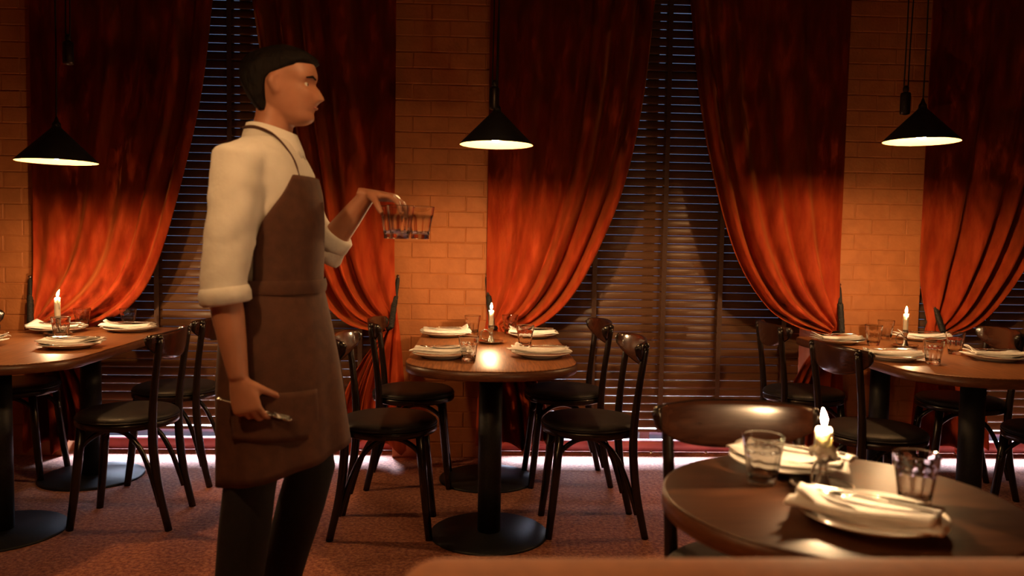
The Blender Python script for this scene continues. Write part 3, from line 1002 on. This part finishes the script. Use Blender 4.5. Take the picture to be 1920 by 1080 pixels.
def candle(loc, z0, r, ln, label, group, bend=0.0, melted=False):
    c = thing('candle', label, 'candle', loc, 0, group)
    b_ = MB()
    zb = z0 - 0.010
    rr_ = min(r, 0.0125)
    prof = [(rr_ * 0.98, zb), (rr_, z0 - 0.001), (r, z0 + 0.001), (r, z0 + ln * 0.5), (r * 0.98, z0 + ln - 0.004), (r * 0.93, z0 + ln), (r * 0.75, z0 + ln - 0.0008), (r * 0.4, z0 + ln - 0.003), (0.0008, z0 + ln - 0.0035)]
    b_.lathe(prof, 24, rf=lambda a, z: 1 + 0.03 * sin(3 * a + z * 90))
    b_.build('wax_stick', M['wax'], c)
    dr = MB()
    rnd = random.Random(int(ln * 1e5))
    for q in range(9 if melted else 5):
        a = rnd.uniform(0, 2 * pi); l_ = rnd.uniform(0.25, 0.9) * ln
        x, y = r * 0.97 * cos(a), r * 0.97 * sin(a)
        dr.tube([(x * 0.93, y * 0.93, z0 + ln - 0.001), (x, y, z0 + ln - 0.006), (x * 1.01, y * 1.01, z0 + ln - l_ * 0.6), (x * 1.02, y * 1.02, z0 + ln - l_)], [0.0012, 0.0018, 0.0020, 0.0026], 8)
    if melted:
        dr.lathe([(r * 0.9, z0 + 0.012), (r * 1.12, z0 + 0.007), (r * 1.45, z0 + 0.002), (r * 1.6, z0 - 0.003), (r * 1.45, z0 - 0.005)], 30,
                 rf=lambda a, z: 1 + 0.10 * sin(5 * a + 1) + 0.06 * sin(9 * a))
        for a in (0.4, 2.3, 4.0, 5.4):
            dr.tube([(r * 1.45 * cos(a), r * 1.45 * sin(a), z0), (r * 1.56 * cos(a), r * 1.56 * sin(a), z0 - 0.006), (r * 1.50 * cos(a), r * 1.50 * sin(a), z0 - 0.018)], [0.004, 0.0045, 0.0032], 10)
    dr.build('wax_drip', M['wax'], c)
    MB().tube([(0, 0, z0 + ln - 0.004), (0.0004, 0, z0 + ln + 0.004), (0.0015, 0, z0 + ln + 0.008)], 0.0008, 6).build('wick', M['wick'], c)
    fz = z0 + ln + 0.003
    hf = 0.036 if melted else 0.034
    fl = [(0.0006, 0), (0.0030, 0.12), (0.0050, 0.28), (0.0056, 0.42), (0.0046, 0.60), (0.0028, 0.78), (0.0012, 0.92), (0.0003, 1.0)]
    rings = [[(r_ * cos(2 * pi * j / 14) + bend * t * t, r_ * sin(2 * pi * j / 14), fz + t * hf) for j in range(14)] for r_, t in fl]
    MB().loft(rings, True).build('flame', M['flame'], c)
    return c


h0 = holder_proto(0.087)
cs = [((0.06, 3.775), 0.0118, 0.069, 'in the middle of the middle table', 0.002),
      ((-2.008, 3.89), 0.0125, 0.093, 'on the left edge table', 0.010),
      ((2.075, 3.79), 0.0118, 0.076, 'on the far right table', 0.001)]
for i, ((x, y), r, ln, who, bd) in enumerate(cs):
    o = h0 if i == 0 else dup(h0, (0, 0, 0))
    o.location = (x, y, HT + 0.0004); o.rotation_euler = (0, 0, (0.15, 2.5, 0.1)[i]); o['label'] = 'silver chamberstick with ring handle ' + who
    candle((x, y, HT + 0.0004), 0.087, r, ln, 'lit slim ivory candle ' + who, 'lit table candles', bd)
hF = holder_proto(0.082)
hF.location = (0.69, 1.545, HT + 0.0004); hF.rotation_euler = (0, 0, 0.75); hF['label'] = 'silver chamberstick with wax spilt over it on the small round table'
candle((0.69, 1.545, HT + 0.0004), 0.082, 0.0160, 0.044, 'short thick lit candle with melted wax on the small round table', 'lit table candles', -0.004, True)


# ------------------------------------------------------------------ the waiter
PX, PY = -0.60, 2.36
per = thing('person', 'person walking past in white shirt, brown apron and dark trousers, three tumblers held ahead', 'person', (PX, PY, 0))


def ellring(cx, cy, z, a, b_, n=32, e=2.0, tilt=0.0):
    out = []
    for j in range(n):
        t = 2 * pi * j / n
        c, s_ = cos(t), sin(t)
        x = a * (abs(c) ** (2 / e)) * (1 if c >= 0 else -1)
        y = b_ * (abs(s_) ** (2 / e)) * (1 if s_ >= 0 else -1)
        out.append((cx + x, cy + y, z + tilt * x))
    return out


TORSO = [(0.86, 0.00, 0.105, 0.160), (0.93, 0.000, 0.118, 0.172), (1.00, 0.005, 0.116, 0.168), (1.08, 0.010, 0.108, 0.155), (1.16, 0.010, 0.110, 0.155),
         (1.25, 0.004, 0.117, 0.168), (1.33, -0.004, 0.120, 0.180), (1.39, -0.012, 0.112, 0.188), (1.435, -0.018, 0.095, 0.180), (1.465, -0.018, 0.077, 0.140), (1.490, -0.012, 0.062, 0.088), (1.51, -0.008, 0.055, 0.062)]
HZ0, HZ1 = 1.532, 1.752
HX = 0.030


def head_mesh(b_):
    """profile: front and back x and half width against height"""
    front = [(0.0, 0.060), (0.03, 0.078), (0.08, 0.088), (0.14, 0.086), (0.18, 0.084), (0.205, 0.092), (0.235, 0.089), (0.26, 0.094), (0.29, 0.090), (0.33, 0.092), (0.45, 0.091), (0.52, 0.086), (0.57, 0.095),
             (0.66, 0.096), (0.78, 0.088), (0.88, 0.066), (0.95, 0.036), (1.0, 0.004)]
    back = [(0.0, -0.002), (0.05, -0.020), (0.12, -0.046), (0.22, -0.066), (0.35, -0.082), (0.5, -0.098), (0.65, -0.104), (0.78, -0.098), (0.88, -0.078), (0.95, -0.046), (1.0, -0.006)]
    wid = [(0.0, 0.028), (0.05, 0.042), (0.12, 0.053), (0.22, 0.062), (0.35, 0.069), (0.5, 0.074), (0.65, 0.076), (0.78, 0.070), (0.88, 0.055), (0.95, 0.034), (1.0, 0.004)]
    rings = []
    n = 44
    for k in range(41):
        h = k / 40
        f, bk, w = lin(front, h), lin(back, h), lin(wid, h)
        cx, a = (f + bk) / 2, (f - bk) / 2
        z = HZ0 + (HZ1 - HZ0) * h
        ring_ = []
        for j in range(n):
            t = 2 * pi * j / n
            if t > pi: t -= 2 * pi
            x, y = a * cos(t), w * (abs(sin(t)) ** 0.9) * (1 if t >= 0 else -1)
            # eye sockets and cheeks
            x -= 0.010 * exp(-((abs(y) - 0.032) / 0.016) ** 2 - ((h - 0.51) / 0.06) ** 2) * (cos(t) > 0)
            x += 0.005 * exp(-((abs(y) - 0.036) / 0.02) ** 2 - ((h - 0.40) / 0.08) ** 2) * (cos(t) > 0)
            # nose
            if cos(t) > 0:
                prof = interp([(0.26, 0), (0.29, 0.012), (0.325, 0.026), (0.36, 0.025), (0.45, 0.014), (0.53, 0.004), (0.56, 0)], h)
                wd = lin([(0.26, 0.017), (0.33, 0.016), (0.45, 0.011), (0.56, 0.012)], h)
                x += prof * exp(-(y / wd) ** 2)
            ring_.append((HX + cx + x, y, z))
        rings.append(ring_)
    b_.loft(rings, True)
    for sg in (-1, 1):   # ears
        pts = [(HX - 0.004, 0.073 * sg, 1.612), (HX - 0.012, 0.080 * sg, 1.625), (HX - 0.018, 0.083 * sg, 1.642), (HX - 0.014, 0.080 * sg, 1.658), (HX - 0.002, 0.075 * sg, 1.664)]
        b_.tube(pts, [0.008, 0.010, 0.011, 0.010, 0.007], 8, flat=0.55, upv=(1, 0, 0))
        b_.tube([(HX + 0.0, 0.070 * sg, 1.62), (HX - 0.004, 0.072 * sg, 1.655)], 0.011, 8, flat=0.4, upv=(1, 0, 0))
    return b_


def hand(b_, wrist, d, nrm, side, curls, spread=0.0, thumb_curl=0.5):
    """d: along the hand, nrm: the way the palm faces, side: towards the thumb"""
    W, d, nrm, side = Vector(wrist), Vector(d).normalized(), Vector(nrm).normalized(), Vector(side).normalized()
    b_.tube([W - d * 0.03, W, W + d * 0.025, W + d * 0.06, W + d * 0.088, W + d * 0.096], [0.026, 0.026, 0.034, 0.041, 0.041, 0.034], 16, flat=[0.78, 0.72, 0.52, 0.36, 0.32, 0.25], upv=side)
    tips = []
    for q, (off, ln, cu) in enumerate(zip((0.030, 0.010, -0.010, -0.029), (0.074, 0.082, 0.076, 0.060), curls)):
        p = W + d * (0.086 - 0.004 * abs(q - 1)) + side * off
        dd = (d + side * spread * (1.5 - q) * 0.5).normalized()
        pts, rad = [p - dd * 0.02, p], [0.0095, 0.0098]
        ang = 0
        for s_, fr_ in enumerate((0.45, 0.31, 0.24)):
            ang += cu * (0.75, 1.0, 0.75)[s_]
            v = dd * cos(ang) + nrm * sin(ang)
            p = p + v * (ln * fr_)
            pts.append(p); rad.append((0.0088, 0.0080, 0.0066)[s_])
        b_.tube(pts, rad, 10)
        tips.append(p.copy())
    p = W + d * 0.022 + side * 0.024 + nrm * 0.004
    v = (d * 0.62 + side * 0.72 + nrm * 0.35).normalized()
    p1 = p + v * 0.040
    v2 = (v + nrm * thumb_curl + d * 0.35).normalized()
    p2 = p1 + v2 * 0.031
    p3 = p2 + (v2 + d * 0.3 + nrm * thumb_curl * 0.4).normalized() * 0.024
    b_.tube([p - v * 0.012, p, p1, p2, p3], [0.014, 0.0145, 0.0112, 0.0100, 0.0076], 10)
    return tips


body = MB()
body.loft([ellring(cx, 0, z, a - 0.012, b2 - 0.012, 32, 2.2) for z, cx, a, b2 in TORSO], True)
body.tube([(-0.022, 0, 1.45), (-0.008, 0, 1.50), (0.004, 0, 1.545), (0.012, 0, 1.60)], [0.064, 0.058, 0.055, 0.056], 24)
head_mesh(body)
# near (right) arm hanging, far (left) arm reaching ahead
SH_R, EL_R, WR_R = Vector((-0.045, -0.185, 1.405)), Vector((-0.070, -0.232, 1.070)), Vector((-0.030, -0.240, 0.835))
SH_L, EL_L, WR_L = Vector((-0.010, 0.185, 1.405)), Vector((0.105, 0.215, 1.165)), Vector((0.250, 0.165, 1.345))
for S, E_, W in ((SH_R, EL_R, WR_R), (SH_L, EL_L, WR_L)):
    body.tube([S, S.lerp(E_, 0.3), S.lerp(E_, 0.7), E_, E_.lerp(W, 0.25), E_.lerp(W, 0.6), W], [0.056, 0.050, 0.044, 0.041, 0.043, 0.036, 0.026], 16)
dR = (WR_R - EL_R).normalized() + Vector((0.12, 0.0, 0))
hand(body, WR_R, dR, (0.15, 1, 0.1), (1, -0.1, 0.15), (0.62, 0.70, 0.75, 0.80), 0.1, 0.7)
tips_L = hand(body, WR_L, (0.92, -0.22, -0.10), (-0.12, 0.0, -1), (-0.22, -0.97, 0.03), (0.52, 0.55, 0.55, 0.60), 0.45, 0.75)
# legs
HP_R, KN_R, AN_R = Vector((0.0, -0.088, 0.90)), Vector((-0.045, -0.092, 0.49)), Vector((-0.090, -0.095, 0.085))
HP_L, KN_L, AN_L = Vector((0.01, 0.088, 0.90)), Vector((0.092, 0.092, 0.505)), Vector((-0.010, 0.095, 0.135))
for H_, K, A in ((HP_R, KN_R, AN_R), (HP_L, KN_L, AN_L)):
    body.tube([H_, H_.lerp(K, 0.3), H_.lerp(K, 0.75), K, K.lerp(A, 0.25), K.lerp(A, 0.6), A], [0.085, 0.080, 0.062, 0.054, 0.055, 0.045, 0.036], 16)
bo = body.build('body', M['skin'], per)


def vox(size, sm):
    def f(o_):
        r_ = o_.modifiers.new('r', 'REMESH'); r_.mode = 'VOXEL'; r_.voxel_size = size
        s_ = o_.modifiers.new('s', 'SMOOTH'); s_.iterations = sm; s_.factor = 0.5
    return f


bake(bo, vox(0.0046, 4))
bo.data.materials.clear(); bo.data.materials.append(M['skin'])

# eyes, brows, lips
for sg in (-1, 1):
    ey = MB().lathe([(0.0012, -0.0105), (0.0065, -0.0085), (0.0105, -0.003), (0.0105, 0.003), (0.0065, 0.0085), (0.0012, 0.0105)], 14, (HX + 0.0655, 0.031 * sg, 1.643)).build('eye', M['eye'], per)
    MB().lathe([(0.0045, -0.001), (0.0045, 0.0), (0.002, 0.001)], 12).build('iris', M['iris'], ey).matrix_local = Matrix.Translation((HX + 0.0757, 0.031 * sg, 1.643)) @ Matrix.Rotation(radians(90), 4, 'Y')
    MB().tube([(HX + 0.0945, 0.013 * sg, 1.660), (HX + 0.0895, 0.030 * sg, 1.6655), (HX + 0.0755, 0.050 * sg, 1.660)], [0.0028, 0.0036, 0.002], 8, flat=0.7).build('eyebrow', M['hair'], per)
MB().tube([(HX + 0.076, -0.022, 1.5795), (HX + 0.0905, -0.010, 1.581), (HX + 0.0935, 0, 1.5805), (HX + 0.0905, 0.010, 1.581), (HX + 0.076, 0.022, 1.5795)], [0.001, 0.0042, 0.0046, 0.0042, 0.001], 8).build('mouth', M['lip'], per)

# hair: short back and sides with a fuller swept top
hb = MB()
rings = []
nn = 44
for k in range(31):
    h = 0.16 + 0.885 * k / 30
    bk = lin([(0.1, -0.050), (0.22, -0.078), (0.35, -0.096), (0.5, -0.114), (0.65, -0.122), (0.78, -0.117), (0.88, -0.100), (0.95, -0.072), (1.0, -0.040), (1.045, -0.006)], h)
    w = lin([(0.1, 0.048), (0.22, 0.066), (0.35, 0.076), (0.5, 0.081), (0.65, 0.084), (0.78, 0.081), (0.88, 0.070), (0.95, 0.052), (1.0, 0.032), (1.045, 0.004)], h)
    fr_ = lin([(0.1, -0.035), (0.3, -0.030), (0.45, -0.022), (0.56, -0.012), (0.63, 0.022), (0.70, 0.050), (0.76, 0.080), (0.80, 0.098), (0.88, 0.092), (0.95, 0.068), (1.0, 0.040), (1.045, 0.006)], h)
    z = HZ0 + (HZ1 - HZ0) * h
    ring_ = []
    cx, a = (fr_ + bk) / 2, (fr_ - bk) / 2
    for j in range(nn):
        t = 2 * pi * j / nn
        ww = 1 + 0.035 * sin(7 * t + 3 * h) * sin(13 * h + t)
        e = 0.62 if h < 0.74 else 0.9
        c, s_ = cos(t), sin(t)
        ring_.append((HX + cx + a * ww * (abs(c) ** e) * (1 if c >= 0 else -1), w * ww * (abs(s_) ** 0.9) * (1 if s_ >= 0 else -1), z))
    rings.append(ring_)
hb.loft(rings, True)
hb.build('hair', M['hair'], per)

# shirt: torso and rolled sleeves in one surface
sh = MB()
sh.loft([ellring(cx, 0, z, a + 0.012, b2 + 0.012, 40, 2.2) for z, cx, a, b2 in TORSO[1:11]], True)
sh.tube([SH_R + Vector((0.02, 0.05, 0.005)), SH_R, SH_R.lerp(EL_R, 0.3), SH_R.lerp(EL_R, 0.65), EL_R + Vector((0.0, 0, 0.03)), EL_R + Vector((0.004, 0, -0.022))],
        [0.070, 0.072, 0.068, 0.064, 0.062, 0.060], 20)
sh.tube([SH_L + Vector((0.01, -0.05, 0.005)), SH_L, SH_L.lerp(EL_L, 0.3), SH_L.lerp(EL_L, 0.65), SH_L.lerp(EL_L, 0.92), EL_L + Vector((0.018, 0, -0.004)), EL_L.lerp(WR_L, 0.22)],
        [0.068, 0.070, 0.066, 0.060, 0.058, 0.057, 0.054], 20)
so = sh.build('shirt', M['shirt'], per)
bake(so, vox(0.008, 4))
for v in so.data.vertices:
    p = Vector(v.co)
    n_ = noise.noise(Vector((p.x * 9, p.y * 9, p.z * 16))) * 0.006 + noise.noise(Vector((p.x * 22, p.y * 22, p.z * 30 + 5))) * 0.0025
    v.co = p + Vector(v.normal) * n_
so.data.materials.clear(); so.data.materials.append(M['shirt'])
# rolled cuffs and collar
MB().tube([EL_R + Vector((0.001, 0, 0.006)), EL_R + Vector((0.003, 0, -0.010)), EL_R + Vector((0.006, 0, -0.034)), EL_R + Vector((0.007, 0, -0.040))], [0.062, 0.067, 0.066, 0.058], 24).build('cuff', M['shirt'], per)
MB().tube([EL_L.lerp(WR_L, 0.10), EL_L.lerp(WR_L, 0.16), EL_L.lerp(WR_L, 0.30), EL_L.lerp(WR_L, 0.33)], [0.056, 0.060, 0.058, 0.050], 24).build('cuff', M['shirt'], per)
cl = MB()
for sg in (0,):
    R_ = []
    for k in range(6):
        u = k / 5
        out = []
        for j in range(40):
            t = 2 * pi * j / 40
            # opening to the front, band standing up round the neck then turned down
            prof = [(0.064, 0.0), (0.062, 0.030), (0.064, 0.042), (0.069, 0.040), (0.078, 0.012), (0.084, -0.012)][k]
            drop = -0.030 * (0.5 + 0.5 * cos(t)) ** 1.6
            pt_ = 0.018 * exp(-((abs(((t + pi) % (2 * pi)) - pi) - 0.35) / 0.25) ** 2) * (k >= 4)
            out.append((-0.004 + (prof[0] + pt_ * 0.6) * cos(t), (prof[0] - 0.002) * sin(t), 1.492 + prof[1] + drop - pt_))
        R_.append(out)
    cl.loft(R_, False)
co_ = cl.build('collar', M['shirt'], per)
bake(co_, lambda o_: setattr(o_.modifiers.new('s', 'SOLIDIFY'), 'thickness', 0.003))
co_.data.materials.clear(); co_.data.materials.append(M['shirt'])

# apron: wrapped skirt, bib, neck strap, waist tie, pocket
ap = MB()
rows = []
for k in range(25):
    t = k / 24
    z = 1.085 - t * 0.545
    cx = 0.006 + 0.020 * t
    a = 0.128 + 0.034 * sin(min(1, t * 1.5) * pi / 2) + 0.016 * t
    b2 = 0.172 + 0.032 * sin(min(1, t * 2.2) * pi / 2)
    out = []
    for j in range(64):
        th = 2 * pi * j / 64
        c, s_ = cos(th), sin(th)
        wv = 1 + t * (0.028 * sin(7 * th + 0.8) + 0.018 * sin(11 * th + 2 + 2 * t))
        x = cx + a * wv * c + 0.022 * t * t * max(0, c) * max(0, s_ + 0.4)
        out.append((x, b2 * wv * s_, z + t * t * (0.055 * c) * (1 if c > 0 else 0.75)))
    rows.append(out)
ap.loft(rows, False)
ao = ap.build('apron', M['apron'], per)
bake(ao, lambda o_: setattr(o_.modifiers.new('s', 'SOLIDIFY'), 'thickness', 0.004))
ao.data.materials.clear(); ao.data.materials.append(M['apron'])
bb = MB()


def torso_at(z):
    for (z0, c0, a0, b0), (z1, c1, a1, b1) in zip(TORSO, TORSO[1:]):
        if z <= z1:
            t = (z - z0) / (z1 - z0)
            return c0 + (c1 - c0) * t, a0 + (a1 - a0) * t, b0 + (b1 - b0) * t
    return TORSO[-1][1:]


def bib(u, v):
    z = 1.06 + 0.32 * v
    cx, a, b2 = torso_at(z)
    half = radians(lin([(0, 100), (0.35, 98), (0.6, 84), (0.8, 62), (1.0, 42)], v))
    th = (u - 0.5) * 2 * half
    return (cx + (a + 0.023) * cos(th), (b2 + 0.023) * sin(th), z)


bb.grid(bib, 40, 24)
b_o = bb.build('bib', M['apron'], ao)
bake(b_o, lambda o_: setattr(o_.modifiers.new('s', 'SOLIDIFY'), 'thickness', 0.004))
b_o.data.materials.clear(); b_o.data.materials.append(M['apron'])
sp = MB()
for sg in (-1, 1):
    pts = catmull([(0.098, 0.098 * sg, 1.375), (0.078, 0.098 * sg, 1.43), (0.03, 0.092 * sg, 1.488), (-0.02, 0.080 * sg, 1.512), (-0.062, 0.045 * sg, 1.515), (-0.074, 0.0, 1.512)], 6)
    sp.tube(pts, 0.0125, 8, flat=0.25, upv=(0, sg, 0.4))
sp.build('neck_strap', M['apron'], ao)
wt = MB()
for z0, z1 in ((1.052, 1.090),):
    wt.loft([ellring(0.008, 0, z0, 0.140, 0.185, 48, 2.1), ellring(0.008, 0, (z0 + z1) / 2, 0.143, 0.188, 48, 2.1), ellring(0.008, 0, z1, 0.139, 0.184, 48, 2.1)], False)
wt.build('waist_tie', M['apron'], ao)
pk = MB()


def pocket(u, v):
    z = 0.655 + 0.135 * v
    th = radians(-118 + 78 * u)
    t = (1.085 - z) / 0.545
    a = 0.128 + 0.034 * sin(min(1, t * 1.5) * pi / 2) + 0.016 * t
    b2 = 0.172 + 0.032 * sin(min(1, t * 2.2) * pi / 2)
    k = 1.045 + 0.03 * v
    return (0.006 + 0.02 * t + a * k * cos(th), b2 * k * sin(th), z)


pk.grid(pocket, 20, 8)
po = pk.build('pocket', M['apron'], ao)
bake(po, lambda o_: setattr(o_.modifiers.new('s', 'SOLIDIFY'), 'thickness', 0.005))
po.data.materials.clear(); po.data.materials.append(M['apron'])

# trousers and shoes
for H_, K, A in ((HP_R, KN_R, AN_R), (HP_L, KN_L, AN_L)):
    MB().tube([H_, H_.lerp(K, 0.3), H_.lerp(K, 0.75), K, K.lerp(A, 0.3), K.lerp(A, 0.7), A + (K - A) * 0.03],
              [0.098, 0.094, 0.078, 0.072, 0.072, 0.066, 0.064], 24).build('trouser_leg', M['trouser'], per)
for A, tip, lift in ((AN_R, 0.0, 0.0), (AN_L, -0.45, 0.0)):
    s_ = MB()
    rr = []
    for x, w, h, z in ((-0.075, 0.020, 0.03, 0.0), (-0.06, 0.034, 0.060, 0.0), (-0.02, 0.038, 0.085, 0.0), (0.03, 0.038, 0.070, 0.0), (0.10, 0.046, 0.050, 0.0), (0.16, 0.044, 0.042, 0.0), (0.195, 0.024, 0.030, 0.004)):
        rr.append([(x, w * (abs(cos(q)) ** 0.7) * (1 if cos(q) >= 0 else -1), z + h * (0.5 + 0.5 * (abs(sin(q)) ** 0.7) * (1 if sin(q) >= 0 else -1))) for q in [2 * pi * j / 16 for j in range(16)]])
    s_.loft(rr, True)
    o = s_.build('shoe', M['shoe'], per)
    if tip == 0: o.location = (A.x, A.y, 0.001)
    else:
        o.rotation_euler = (0, 0.42, 0); o.location = (A.x - 0.005, A.y, 0.085)

# what the waiter holds: three tumblers and a napkin ahead, cutlery in the hanging hand
TC = (tips_L[0] + tips_L[1] + tips_L[2]) / 3 + Vector((PX, PY, 0))
rim = TC.z + 0.030
for a, lab in ((-100, 'glass tumbler hanging from the waiter fingers, nearest the camera of the three'),
               (20, 'glass tumbler hanging from the waiter fingers, foremost of the three'),
               (140, 'glass tumbler hanging from the waiter fingers, hidden behind the other two')):
    a = radians(a)
    tag(link('tumbler', ME_GLASS, None, (TC.x + 0.050 * cos(a), TC.y + 0.050 * sin(a), rim - 0.101), (0.02 * sin(a), 0.02, a)), lab, 'glass', 'tumblers in the waiter hand')
HR = Vector((PX, PY, 0)) + WR_R
tag(link('fork', ME_FORK, None, HR + Vector((0.030, 0.022, -0.088)), (0.3, 0.30, 0.05)), 'silver fork held in the waiter hanging hand', 'fork')
tag(link('spoon', MB().tube(catmull([(-0.08, 0, 0.004), (0.0, 0, 0.005), (0.04, 0, 0.006), (0.055, 0, 0.004), (0.075, 0, 0.002), (0.095, 0, 0.005), (0.1, 0, 0.006)], 3),
     [0.0022] * 9 + [0.003, 0.005, 0.008, 0.012, 0.014, 0.014, 0.012, 0.008, 0.004, 0.001], 10, flat=0.35, upv=(0, 1, 0)).mesh('spoon', M['silver']), None,
     HR + Vector((0.040, 0.032, -0.080)), (0.2, 0.42, -0.04)), 'silver spoon held in the waiter hanging hand', 'spoon')
